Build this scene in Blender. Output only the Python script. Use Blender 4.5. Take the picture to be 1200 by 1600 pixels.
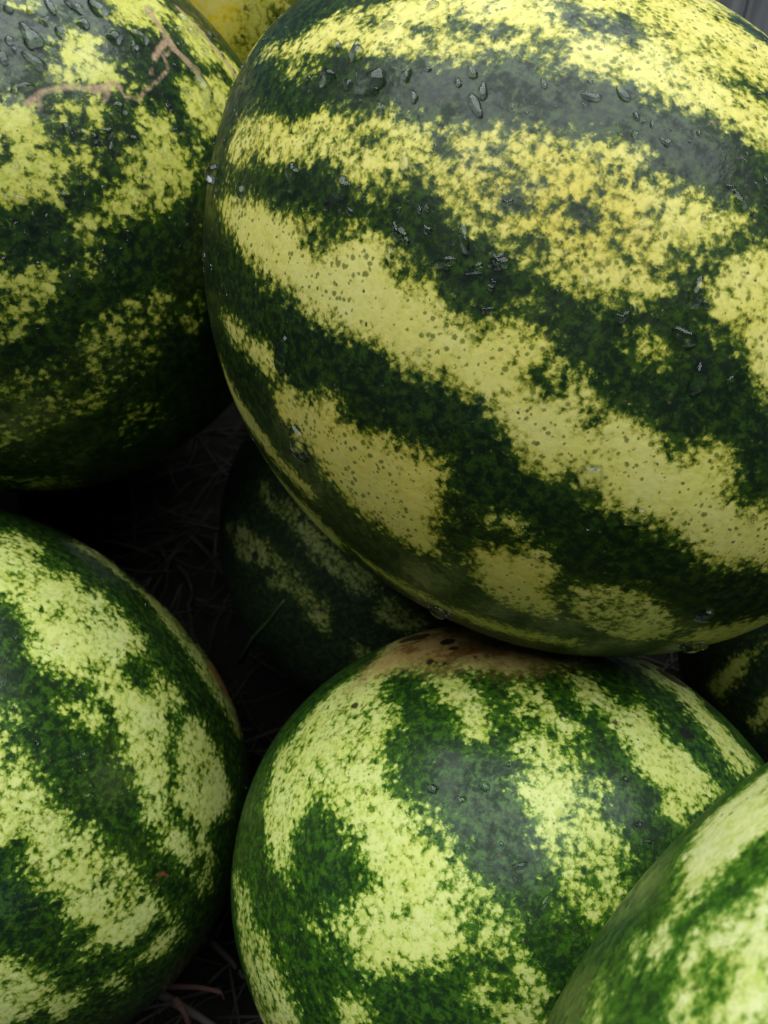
import bpy, bmesh, math, random
import numpy as np
from mathutils import Vector, Matrix

# ---------------------------------------------------------------- scene, camera, light
for o in list(bpy.data.objects):
    bpy.data.objects.remove(o, do_unlink=True)
sc = bpy.context.scene
COL = sc.collection
R = math.radians
rng = np.random.default_rng(7)
random.seed(7)

PITCH = 45.0
CAM_Z = 0.495
cam_data = bpy.data.cameras.new('camera')
cam = bpy.data.objects.new('camera', cam_data)
COL.objects.link(cam)
cam.location = (0, 0, CAM_Z)
cam.rotation_euler = (R(90 - PITCH), 0, 0)
cam_data.sensor_fit = 'VERTICAL'
cam_data.sensor_height = 36.0
cam_data.lens = 28.125
cam_data.clip_start = 0.005
cam_data.clip_end = 200
cam_data.dof.use_dof = True
cam_data.dof.focus_distance = 0.235
cam_data.dof.aperture_fstop = 20.0
sc.camera = cam

SUN_ELEV, SUN_AZ = 83.0, 5.0          # azimuth measured from +Y (away from the camera) towards +X
world = bpy.data.worlds.new('World')
sc.world = world
world.use_nodes = True
wn = world.node_tree
for n in list(wn.nodes):
    wn.nodes.remove(n)
wo = wn.nodes.new('ShaderNodeOutputWorld')
bg = wn.nodes.new('ShaderNodeBackground')
sky = wn.nodes.new('ShaderNodeTexSky')
sky.sky_type = 'NISHITA'
sky.sun_disc = False
sky.sun_elevation = R(SUN_ELEV)
sky.sun_rotation = R(SUN_AZ)
sky.air_density = 0.35
sky.dust_density = 0.6
sky.altitude = 3000.0
bg.inputs['Strength'].default_value = 0.05
wn.links.new(sky.outputs[0], bg.inputs['Color'])
wn.links.new(bg.outputs[0], wo.inputs['Surface'])

sun_data = bpy.data.lights.new('sun', 'SUN')
sun_data.energy = 5.0
sun_data.angle = R(76)
sun_data.color = (0.93, 0.99, 1.0)
sun = bpy.data.objects.new('sun', sun_data)
COL.objects.link(sun)
sdir = Vector((math.cos(R(SUN_ELEV)) * math.sin(R(SUN_AZ)), math.cos(R(SUN_ELEV)) * math.cos(R(SUN_AZ)), math.sin(R(SUN_ELEV))))
sun.rotation_euler = (-sdir).to_track_quat('-Z', 'Y').to_euler()
sun.location = sdir * 3

sc.view_settings.view_transform = 'Standard'
sc.view_settings.look = 'None'
sc.view_settings.gamma = 1.0
sc.view_settings.use_curve_mapping = False
sc.view_settings.exposure = 0.35
sc.render.engine = 'CYCLES'
sc.cycles.use_denoising = True
sc.cycles.max_bounces = 8
sc.cycles.transmission_bounces = 6
sc.cycles.caustics_refractive = True
sc.cycles.caustics_reflective = False
sc.cycles.sample_clamp_indirect = 2.0

# Surface maps of the melons. Every mark (pale stripe, dark island, scar, pit, water drop) is
# written in coordinates on the melon's own skin: an azimuthal map in radians about the skin
# direction d0, with r as its first axis.
DATA = {
 'A': {
  'c': [.0589,.2698,.3277],
  'ax': [.7084,-.5595,-.4303],
  'a': .1392,
  'b': .115,
  'd0': [-.7703,.6304,.0956],
  'r': [.5141,.5254,.6779],
  'cap': 1.206,
  'lace': {1:.018,2:.03,4:.03,12:.02,-1:.2},
  'light': [[(-.91,.371),(-.768,.357),(-.659,.301),(-.562,.269),(-.483,.232),(-.417,.183),(-.349,.191),(-.289,.177),(-.257,.145),(-.243,.099),(-.192,.072),(-.172,.028),(-.124,-.004),(-.059,.009),(-.011,-.01),(.02,-.047),(.046,-.084),(.023,-.116),(.085,-.115),(.131,-.154),(.179,-.18),(.213,-.227),(.25,-.27),(.306,-.237),(.347,-.253),(.383,-.321),(.361,-.358),(.417,-.405),(.527,-.411),(.568,-.615),(.481,-.58),(.388,-.54),(.325,-.553),(.261,-.488),(.217,-.432),(.162,-.422),(.11,-.381),(.06,-.343),(.024,-.307),(-.029,-.309),(-.072,-.282),(-.098,-.24),(-.117,-.192),(-.123,-.152),(-.175,-.141),(-.21,-.109),(-.265,-.097),(-.319,-.072),(-.359,-.038),(-.416,-.032),(-.472,-.004),(-.541,.032),(-.617,.087),(-.687,.123),(-.75,.187),(-.834,.261)],[(-.816,.5),(-.759,.553),(-.641,.543),(-.533,.473),(-.449,.48),(-.348,.475),(-.325,.438),(-.262,.426),(-.204,.406),(-.121,.399),(-.043,.385),(.008,.386),(.068,.366),(.131,.365),(.191,.35),(.25,.331),(.237,.291),(.29,.267),(.34,.257),(.386,.221),(.446,.205),(.388,.158),(.33,.131),(.288,.106),(.257,.069),(.204,.045),(.158,.063),(.107,.047),(.075,.081),(.028,.094),(-.016,.125),(-.036,.162),(-.071,.175),(-.118,.209),(-.152,.249),(-.178,.284),(-.199,.317),(-.24,.27),(-.292,.271),(-.344,.292),(-.382,.332),(-.433,.367),(-.49,.387),(-.578,.378),(-.657,.419),(-.807,.461)],[(-.683,.774),(-.571,.752),(-.454,.755),(-.362,.772),(-.26,.768),(-.158,.758),(-.063,.791),(.07,.893),(.474,1.107),(.74,.927),(.881,.804),(.636,.341),(.522,.361),(.446,.416),(.354,.443),(.289,.457),(.23,.489),(.155,.508),(.094,.535),(.05,.554),(.003,.554),(-.052,.542),(-.122,.541),(-.163,.576),(-.208,.582),(-.272,.604),(-.316,.662),(-.381,.668),(-.485,.669),(-.591,.705)],[(-.584,1.042),(-.648,1.008),(-.734,.95),(-.817,.884),(-.77,.83),(-.718,.93),(-.64,1.019),(-.576,1.057)],[(.341,.07),(.38,.108),(.442,.147),(.489,.165),(.586,.168),(.547,-.159),(.453,-.134),(.428,-.068),(.403,-.029),(.363,-.016),(.341,.021)],[(.17,-.032),(.201,-.026),(.236,-.05),(.221,-.073),(.191,-.065)],[(-.731,-.183),(-.663,-.159),(-.61,-.178),(-.547,-.188),(-.49,-.17),(-.498,-.223),(-.447,-.24),(-.384,-.265),(-.323,-.281),(-.25,-.296),(-.246,-.343),(-.282,-.398),(-.27,-.431),(-.311,-.476),(-.325,-.585),(-.399,-.589),(-.444,-.552),(-.493,-.523),(-.545,-.496),(-.59,-.446),(-.633,-.387),(-.651,-.324),(-.709,-.279),(-.747,-.239)],[(-.937,.026),(-.844,.012),(-.791,-.04),(-.705,-.062),(-.702,-.124),(-.779,-.121),(-.828,-.076),(-.908,-.043)],[(-1.197,-.088),(-1.183,-.192),(-1.159,-.31),(-1.111,-.462),(-.954,-.536),(-.782,-.621),(-.689,-.689),(-.82,-.819),(-.956,-.727),(-1.04,-.593),(-1.109,-.443),(-1.153,-.301),(-1.178,-.188)],[(-1.096,-.115),(-1.04,-.196),(-.949,-.266),(-.858,-.374),(-.757,-.454),(-.721,-.492),(-.773,-.521),(-.871,-.458),(-.988,-.377),(-1.168,-.296),(-1.187,-.194)],[(-.676,-.713),(-.587,-.769),(-.468,-.822),(-.334,-.869),(-.166,-.906),(-.019,-.923),(-.022,-.972),(-.221,-.987),(-.416,-.919),(-.54,-.877),(-.661,-.803)],[(-.23,-.544),(-.177,-.516),(-.135,-.533),(-.074,-.531),(-.04,-.583),(-.072,-.646),(-.046,-.694),(-.073,-.781),(-.145,-.783),(-.211,-.758),(-.26,-.669)],[(.007,-.648),(.08,-.626),(.156,-.649),(.217,-.71),(.272,-.836),(.239,-.896),(.128,-.895),(.039,-.838),(-.026,-.749)],[(-.178,-.423),(-.135,-.413),(-.094,-.446),(-.092,-.475),(-.128,-.456),(-.178,-.444)],[(-.101,-.508),(-.066,-.524),(-.076,-.539),(-.101,-.53)],[(.286,-.955),(.346,-.852),(.472,-.862),(.57,-.876),(.722,-.962),(.682,-.974),(.629,-1.022),(.464,-1.111)],[(-.56,.665),(-.506,.663),(-.456,.61),(-.497,.588),(-.547,.619)],[(-.009,.051),(.013,.055),(.012,.043),(-.006,.04)]],
  'dark': [[(-.16,.393),(-.137,.381),(-.127,.344),(-.083,.324),(-.131,.311),(-.161,.344)],[(-.325,.425),(-.263,.407),(-.247,.38),(-.268,.356),(-.328,.377)],[(-.082,.233),(-.046,.221),(-.056,.194),(-.081,.201)],[(.08,.24),(.149,.246),(.155,.209),(.13,.163),(.096,.184)],[(.222,.278),(.291,.274),(.332,.25),(.274,.254)],[(-.035,.168),(.004,.179),(.012,.149),(-.026,.141)],[(-.053,.219),(-.01,.255),(.023,.229),(-.019,.192)],[(.125,.329),(.16,.316),(.195,.301),(.156,.29),(.127,.301)],[(.234,.081),(.292,.131),(.348,.156),(.273,.094)],[(-.515,.221),(-.465,.223),(-.426,.177),(-.456,.162),(-.495,.175)],[(-.041,-.085),(-.005,-.091),(.014,-.11),(.048,-.113),(.04,-.131),(-.009,-.119),(-.038,-.107)],[(.063,-.148),(.098,-.167),(.089,-.187),(.063,-.174)],[(.162,.703),(.231,.692),(.31,.66),(.326,.61),(.262,.579),(.186,.605),(.137,.637)],[(-.099,.669),(-.016,.627),(.023,.605),(-.046,.608),(-.094,.638)],[(.077,.601),(.152,.568),(.133,.532),(.082,.546)],[(-.329,.726),(-.24,.717),(-.256,.681),(-.308,.683)],[(-.191,.669),(-.116,.642),(-.132,.616),(-.184,.637)],[(.439,.542),(.505,.504),(.579,.478),(.678,.443),(.686,.462),(.598,.526),(.519,.545)],[(.552,.752),(.641,.77),(.747,.684),(.803,.653),(.918,.78),(.738,.813),(.696,.895)],[(.158,-.522),(.217,-.514),(.24,-.555),(.187,-.563)]],
  'blush': [[(-.804,-.165),(-.494,-.152),(-.199,-.261),(-.203,-.421),(-.018,-.549),(-.017,-.902),(-.177,-.97),(-.603,-.799),(-.902,-.534)],[(-.124,.368),(.248,.318),(.275,.106),(.087,.081),(-.116,.221)]],
  'scar': [([(.092,.385),(.069,.36),(.047,.335)],.0027),([(.016,.352),(.032,.366)],.0038),([(.416,.411),(.43,.404)],.0045)],
  'spot': [(-.556,-.235,.0056),(-.275,-.345,.004),(.055,.278,.0037)],
  'drops': [(-.29,.528,11.8,9.0,.26),(-.408,.574,5.4,5.9,.75),(-.323,.628,7.3,4.7,-1.7),(-.381,.666,5.6,3.1,-1.11),(-.241,.681,3.8,2.7,-.3),(-.132,.716,3.3,2.8,.28),(-.202,.53,3.1,4.3,-.19),(-.187,.474,4.2,1.5,-1.56),(-.348,.541,4.1,2.9,-1.11),(-.518,.343,7.5,5.4,.8),(-.391,.285,10.7,3.8,.63),(-.222,.331,6.6,3.2,-1.41),(-.256,.187,6.1,3.3,-1.52),(-.241,.169,3.4,2.1,-1.33),(-.168,.122,6.4,2.4,.21),(-.117,.169,6.6,3.1,-1.53),(-.104,.107,5.0,2.8,.3),(-.055,.12,5.1,3.7,-1.35),(-.06,.439,6.8,3.5,-1.2),(-.04,.467,4.8,3.1,-1.84),(-.058,.514,4.1,2.8,-1.22),(-.192,.189,2.7,2.0,-1.14),(-.28,.145,3.6,3.8,-1.13),(-.265,.459,5.2,3.3,-1.14),(-.277,.51,3.6,2.3,-1.14),(-.733,.352,5.3,5.1,-.86),(-.468,.594,3.9,2.1,-1.05),(-.497,.38,1.9,1.7,-1.02),(-.186,.232,2.0,1.4,-1.14),(-.365,.242,3.0,2.4,-1.09),(-.318,.373,2.1,1.6,-1.11),(-.072,.081,1.8,1.8,-1.16),(-.161,.114,2.5,1.8,-.56),(-.023,.234,1.9,2.4,-1.17),(-.16,.353,1.7,1.4,-1.16),(-.211,.312,2.8,2.2,-1.5),(-.646,.501,2.9,1.8,-.93),(-.148,.262,1.3,1.7,-1.15),(-.401,.387,1.6,1.3,-1.07),(-.089,.492,2.8,1.9,-1.2),(-.106,.563,2.6,1.8,-1.22),(-.215,.615,2.2,1.2,-1.18),(-.328,.267,1.8,1.4,-1.1),(.173,.446,4.8,2.0,-.3),(.238,.455,5.0,2.5,-1.11),(.245,.368,2.1,1.9,-1.23),(.215,.364,1.5,1.3,-1.23),(.306,.355,3.4,2.1,-.9),(.195,.342,1.8,1.3,-1.22),(.379,.38,1.3,1.5,-1.24),(.437,.243,5.8,2.8,-1.11),(.459,.221,2.8,1.6,-.91),(.424,.268,2.7,.9,-.1),(.269,.282,1.4,1.3,-1.2),(.227,.266,3.0,1.4,-1.61),(.328,.256,2.3,1.9,-1.18),(.352,.204,2.4,1.5,-1.57),(.156,.427,1.3,.9,-1.24),(.084,.476,2.7,1.8,-1.25),(.177,.482,1.7,1.2,-.42),(.308,.175,2.7,1.2,-1.74),(.215,.169,1.8,1.7,-1.17),(.18,.271,1.6,1.2,-1.19),(.184,.087,2.2,1.5,-1.53),(.066,.155,1.4,1.2,-1.17),(.167,.3,1.2,.9,-1.2),(.498,.233,2.6,1.1,-.25),(.428,.332,.9,.9,-1.21),(.148,.243,1.4,1.1,-1.18),(.021,.322,1.3,1.0,-1.19),(.418,.099,1.7,1.6,-1.11),(-.649,-.07,11.2,6.6,-1.97),(-.687,-.349,3.4,6.6,-1.26),(-.683,-.307,9.7,7.0,-1.73),(.317,.062,7.5,2.7,-1.8),(.3,-.106,8.5,3.9,-1.97),(.282,-.023,6.4,4.8,-.35),(.105,.079,3.4,1.9,-1.71),(.166,.015,3.2,3.1,-.75),(.19,.021,2.9,1.1,-1.87),(.064,-.307,7.7,6.0,.21),(.154,-.412,6.9,5.2,.4),(-.091,.028,3.6,1.4,-.18),(-.06,.122,5.1,2.8,.47),(-.08,.072,2.2,1.8,-1.16),(.413,-.421,4.3,2.5,-1.06),(.245,.023,1.6,1.2,-1.13),(.048,.062,1.6,1.3,-1.16),(.383,.109,1.6,1.3,-1.12),(.369,-.107,1.2,2.5,-1.65),(-.098,-.47,4.5,3.3,-1.27),(.333,.039,2.2,1.9,-1.12),(.047,-.452,2.2,1.8,-1.22),(-.706,-.35,4.8,7.0,-1.9),(-.964,-.715,4.8,7.1,-.99),(-.865,-.832,4.8,1.0,-.89),(-.465,-.946,7.2,9.0,-.78),(-1.123,-.416,3.6,.8,-1.16),(.375,-1.018,5.0,9.0,-.13),(.333,-.769,5.7,5.2,.45),(-.941,.468,8.5,9.0,-.87),(-1.093,.229,3.3,9.0,-1.96),(.34,-1.012,9.6,9.0,-.61)],
 },
 'B': {
  'c': [-.1774,.3789,.3143],
  'ax': [.7612,.6485,.0071],
  'a': .133,
  'b': .1305,
  'd0': [-.8863,.3986,-.2358],
  'r': [-.3279,-.1804,.9273],
  'cap': 1.28,
  'lace': {-1:.03,14:-.012,13:-.006,10:-.006,11:-.004,12:-.006,15:-.01,16:-.02,17:-.02,19:-.01},  # lower stripes thinned dark: shade put into the colour, besides their real mottling
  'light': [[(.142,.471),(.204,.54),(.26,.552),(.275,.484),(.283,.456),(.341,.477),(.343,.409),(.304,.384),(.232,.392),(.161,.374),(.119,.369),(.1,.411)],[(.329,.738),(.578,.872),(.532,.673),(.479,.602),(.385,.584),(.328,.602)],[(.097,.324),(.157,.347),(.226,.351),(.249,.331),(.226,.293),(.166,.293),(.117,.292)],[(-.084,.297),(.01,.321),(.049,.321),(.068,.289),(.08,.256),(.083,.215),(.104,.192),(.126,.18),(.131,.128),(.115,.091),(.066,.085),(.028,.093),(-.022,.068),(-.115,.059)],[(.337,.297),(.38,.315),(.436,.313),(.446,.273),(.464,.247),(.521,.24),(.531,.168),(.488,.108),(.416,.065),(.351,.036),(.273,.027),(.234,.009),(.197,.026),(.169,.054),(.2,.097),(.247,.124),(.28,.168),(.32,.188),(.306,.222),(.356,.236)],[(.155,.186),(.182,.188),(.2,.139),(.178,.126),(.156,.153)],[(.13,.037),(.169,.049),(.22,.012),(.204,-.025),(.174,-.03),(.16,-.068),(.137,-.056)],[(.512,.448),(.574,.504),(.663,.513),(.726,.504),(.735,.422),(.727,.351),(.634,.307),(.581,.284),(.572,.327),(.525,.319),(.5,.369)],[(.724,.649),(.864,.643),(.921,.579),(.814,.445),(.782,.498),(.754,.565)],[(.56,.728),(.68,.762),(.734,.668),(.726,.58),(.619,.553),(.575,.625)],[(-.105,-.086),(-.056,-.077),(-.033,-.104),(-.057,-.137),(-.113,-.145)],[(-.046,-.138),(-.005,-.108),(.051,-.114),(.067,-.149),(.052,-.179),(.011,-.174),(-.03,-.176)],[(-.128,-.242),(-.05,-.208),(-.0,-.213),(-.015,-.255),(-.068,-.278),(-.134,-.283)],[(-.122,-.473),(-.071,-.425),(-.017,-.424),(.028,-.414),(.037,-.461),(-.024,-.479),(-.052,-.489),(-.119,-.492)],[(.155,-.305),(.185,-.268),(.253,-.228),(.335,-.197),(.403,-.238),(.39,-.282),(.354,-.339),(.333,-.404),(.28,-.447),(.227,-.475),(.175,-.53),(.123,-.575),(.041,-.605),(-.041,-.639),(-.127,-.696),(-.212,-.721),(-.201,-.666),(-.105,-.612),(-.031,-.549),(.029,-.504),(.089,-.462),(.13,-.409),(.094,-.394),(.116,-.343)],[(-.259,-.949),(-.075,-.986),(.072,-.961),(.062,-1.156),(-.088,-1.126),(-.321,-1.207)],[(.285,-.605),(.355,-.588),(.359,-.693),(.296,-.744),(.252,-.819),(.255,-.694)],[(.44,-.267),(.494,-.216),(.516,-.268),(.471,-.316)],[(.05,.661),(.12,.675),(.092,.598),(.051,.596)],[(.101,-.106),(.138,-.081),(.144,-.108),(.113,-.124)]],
  'dark': [[(.044,-.557),(.126,-.491),(.189,-.383),(.219,-.354),(.228,-.388),(.166,-.472),(.083,-.563),(-.038,-.609)],[(.155,-.295),(.252,-.263),(.323,-.25),(.312,-.28),(.211,-.31)],[(-.118,-.632),(-.034,-.576),(.006,-.553),(-.039,-.627),(-.123,-.669)],[(.258,-.392),(.322,-.312),(.365,-.254),(.381,-.277),(.322,-.379),(.273,-.429)],[(-.032,.227),(-.016,.211),(-.024,.171),(-.039,.171)],[(.123,.276),(.184,.298),(.186,.255),(.142,.235)]],
  'blush': [],
  'scar': [([(.042,.312),(.087,.346),(.165,.373),(.228,.365),(.281,.4),(.3,.385)],.0092),([(.072,.295),(.08,.327)],.0055),([(.244,.337),(.262,.366)],.0063),([(.299,.382),(.31,.363),(.338,.362),(.352,.358),(.373,.387),(.42,.425),(.474,.479)],.0058),([(.457,.695),(.495,.613),(.515,.562),(.569,.518),(.607,.478)],.015),([(.43,.504),(.456,.54),(.494,.582)],.0106),([(.47,.494),(.467,.518),(.509,.556)],.0052),([(.405,.448),(.414,.469)],.0057),([(.622,.789),(.698,.725),(.753,.651),(.816,.605),(.855,.525)],.0147),([(.133,.364),(.196,.37),(.264,.382)],.009)],
  'spot': [(.836,.594,.0151)],
  'drops': [(.141,.607,6.4,3.4,-1.03),(.212,.62,6.8,3.6,-.49),(.278,.633,7.9,6.2,-.75),(.075,.5,12.9,5.3,-1.1),(.021,.483,3.3,3.5,-1.19),(.123,.491,5.5,3.0,-.17),(.159,.523,4.7,5.4,-.26),(.225,.567,4.9,4.8,-.22),(.311,.539,6.2,5.9,.04),(.395,.564,6.4,7.2,.1),(.075,.428,8.5,4.8,-.76),(.0,.429,3.1,5.7,.08),(.035,.352,7.4,2.9,.34),(.031,.587,4.5,4.4,-1.22),(.086,.587,3.8,3.6,-1.23),(.122,.555,4.1,3.8,-.28),(.366,.528,3.5,3.9,-1.21),(.547,.588,2.5,4.1,-1.23),(.577,.658,4.0,5.8,-.92),(.639,.677,3.3,6.6,-1.32),(.62,.723,5.1,5.6,-.96),(.506,.5,1.8,3.1,-1.17),(.673,.62,2.1,4.6,-1.24),(.521,.419,2.3,3.6,-1.11),(.598,.444,13.1,6.2,-1.03),(.572,.497,6.5,5.0,-.24),(.241,.255,4.9,4.2,-.27),(.203,.239,3.5,3.3,-1.13),(.176,.249,2.4,2.7,-1.14),(.249,.213,5.2,3.1,-1.88),(.322,.239,5.0,5.0,-.77),(.209,.209,1.9,2.0,-1.13),(.215,.186,1.7,1.9,-1.12),(.155,.213,2.3,2.2,-1.14),(.093,.23,2.4,2.6,-1.15),(.134,.259,3.2,3.4,-1.15),(.29,.329,5.0,4.1,-.45),(.473,.284,7.2,2.4,.14),(.334,.128,5.1,3.6,-1.5),(.105,.082,4.0,4.1,-1.14),(.159,.071,5.9,1.7,-1.6),(.023,.023,5.7,2.4,-1.61),(.056,.025,4.2,1.6,-1.69),(-.026,.008,3.5,2.1,.67),(.0,-.017,2.9,2.5,-1.17),(.097,-.042,5.1,2.3,-1.6),(.095,.026,3.4,1.9,-1.6),(.273,-.015,3.4,3.2,-1.09),(.221,-.141,5.6,1.8,-1.56),(.193,-.07,3.6,1.7,-1.66),(.187,-.102,2.6,1.4,-1.12),(.052,-.029,5.1,1.1,-1.69),(-.001,.158,2.2,2.1,-1.16),(.136,.163,2.1,2.1,-1.14),(.127,.39,2.0,2.0,-1.17),(.147,.244,1.8,2.0,-1.14),(.441,.669,2.5,3.5,-1.3),(.502,.694,2.2,3.2,-1.33),(.59,.387,2.8,3.2,-1.07),(.65,.393,2.5,2.5,-1.04),(.308,.166,2.4,2.2,-1.1),(.404,.213,1.9,2.2,-1.07),(.021,.104,2.2,2.0,-1.16),(.15,.12,2.0,1.8,-1.13),(.445,.352,2.6,3.0,-1.1),(.713,.515,2.2,3.3,-1.1),(.77,.73,2.5,6.3,-1.15),(-.034,.08,2.6,3.2,-1.16),(.0,.074,5.1,3.3,-.36),(.478,.704,2.0,3.1,-1.34),(.323,.629,3.3,3.6,-1.26),(.391,.322,1.8,2.1,-1.11),(.06,.248,1.6,1.7,-1.16),(.097,.192,2.3,1.7,-1.34),(.292,.256,1.8,2.6,-1.12),(.408,.132,1.9,2.8,-1.06),(.212,.11,1.6,2.4,-1.12),(.353,.062,1.9,2.6,-1.07),(.319,.081,1.5,2.4,-1.08),(-.061,-.078,2.0,3.1,-1.71),(.021,-.092,1.8,2.7,-1.69),(.101,-.15,7.9,2.0,-1.59),(.373,-.255,3.3,2.7,-1.06),(.098,-.336,5.1,1.9,-1.65)],
 },
 'D': {
  'c': [-.205,.1831,.138],
  'ax': [.6963,-.1553,-.7008],
  'a': .1522,
  'b': .1209,
  'd0': [-.2993,.9438,-.14],
  'r': [.4887,.2777,.8271],
  'cap': 1.298,
  'lace': {-1:.028,3:.018},
  'light': [[(.18,.804),(.255,.89),(.31,.834),(.282,.733),(.316,.708),(.379,.734),(.414,.671),(.392,.616),(.489,.652),(.517,.592),(.551,.548),(.568,.479),(.613,.461),(.575,.374),(.52,.381),(.475,.336),(.498,.289),(.542,.244),(.59,.286),(.617,.345),(.662,.317),(.721,.261),(.652,.207),(.615,.186),(.607,.102),(.584,.021),(.59,-.0),(.572,-.071),(.578,-.11),(.605,-.151),(.613,-.184),(.655,-.23),(.684,-.294),(.668,-.326),(.613,-.316),(.582,-.277),(.544,-.24),(.554,-.21),(.519,-.175),(.495,-.135),(.523,-.114),(.509,-.076),(.463,-.03),(.485,.022),(.465,-.01),(.425,.048),(.445,.086),(.412,.122),(.426,.168),(.395,.211),(.365,.255),(.334,.282),(.28,.291),(.237,.317),(.204,.359),(.23,.412),(.21,.461),(.184,.509),(.148,.54),(.076,.593),(.088,.745)],[(.292,.18),(.356,.192),(.389,.173),(.39,.128),(.353,.119),(.314,.138)],[(.649,.104),(.743,.191),(.809,.18),(.818,.115),(.893,.025),(.886,-.0),(.932,-.088),(.899,-.162),(.812,-.18),(.767,-.21),(.726,-.24),(.784,-.304),(.82,-.359),(.779,-.397),(.742,-.314),(.714,-.23),(.716,-.153),(.657,-.164),(.627,-.129),(.599,-.095),(.626,-.032),(.633,.049)],[(.51,1.052),(.637,1.126),(.694,1.039),(.675,.841),(.779,.827),(.869,.767),(.942,.714),(.962,.617),(1.154,.589),(1.199,.482),(1.24,.375),(1.268,.259),(1.283,.171),(1.109,.152),(1.044,.244),(.942,.313),(.896,.368),(.854,.446),(.812,.538),(.771,.623),(.772,.722),(.686,.764),(.626,.842),(.563,.908),(.496,.959)],[(.034,.225),(.113,.162),(.142,.163),(.157,.137),(.142,.096),(.179,.044),(.175,-.009),(.174,-.02),(.208,-.046),(.222,-.106),(.258,-.121),(.263,-.155),(.255,-.189),(.314,-.173),(.339,-.217),(.359,-.255),(.403,-.275),(.457,-.313),(.501,-.377),(.54,-.428),(.595,-.478),(.611,-.521),(.548,-.51),(.494,-.521),(.447,-.571),(.405,-.567),(.365,-.546),(.293,-.57),(.292,-.544),(.326,-.519),(.332,-.478),(.282,-.452),(.256,-.431),(.249,-.385),(.212,-.35),(.182,-.339),(.177,-.304),(.137,-.28),(.132,-.246),(.145,-.22),(.175,-.21),(.164,-.182),(.142,-.174),(.09,-.191),(.009,-.199)],[(-.009,-.556),(.077,-.554),(.118,-.546),(.155,-.614),(.193,-.624),(.236,-.684),(.297,-.727),(.264,-.782),(.237,-.806),(.184,-.75),(.146,-.793),(.074,-.792),(-.019,-.766)],[(.391,-.701),(.449,-.715),(.442,-.752)],[(.7,-.359),(.763,-.388),(.8,-.462),(.729,-.436)],[(.541,-.594),(.633,-.578),(.654,-.618),(.574,-.66),(.504,-.662)]],
  'dark': [[(.259,-.23),(.285,-.229),(.288,-.247),(.265,-.248)],[(.344,-.311),(.38,-.301),(.402,-.327),(.365,-.359),(.34,-.34)]],
  'blush': [],
  'scar': [([(.274,.401),(.29,.406)],.0035),([(.269,.379),(.295,.384)],.0042),([(.533,-.383),(.536,-.347),(.564,-.341),(.579,-.364)],.0058),([(1.084,.475),(1.142,.401)],.0685)],
  'spot': [],
  'drops': [(.292,-.01,5.0,1.8,-.76),(.256,-.061,5.7,3.6,-.4),(.447,-.07,1.9,1.7,-1.09),(.172,-.263,4.0,3.4,-.48),(.327,-.076,4.4,2.7,-.03),(.317,.039,5.3,2.2,.02),(.194,.077,2.1,1.9,-1.16),(.149,.177,2.5,2.1,-1.18)],
 },
 'E': {
  'c': [.0578,.1364,.1238],
  'ax': [.2197,.9662,.1347],
  'a': .1109,
  'b': .1251,
  'd0': [.0649,.9621,-.265],
  'r': [-.9706,.1226,.2074],
  'cap': 1.255,
  'lace': {-1:.024,0:.034,5:.032,6:.034},
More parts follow.
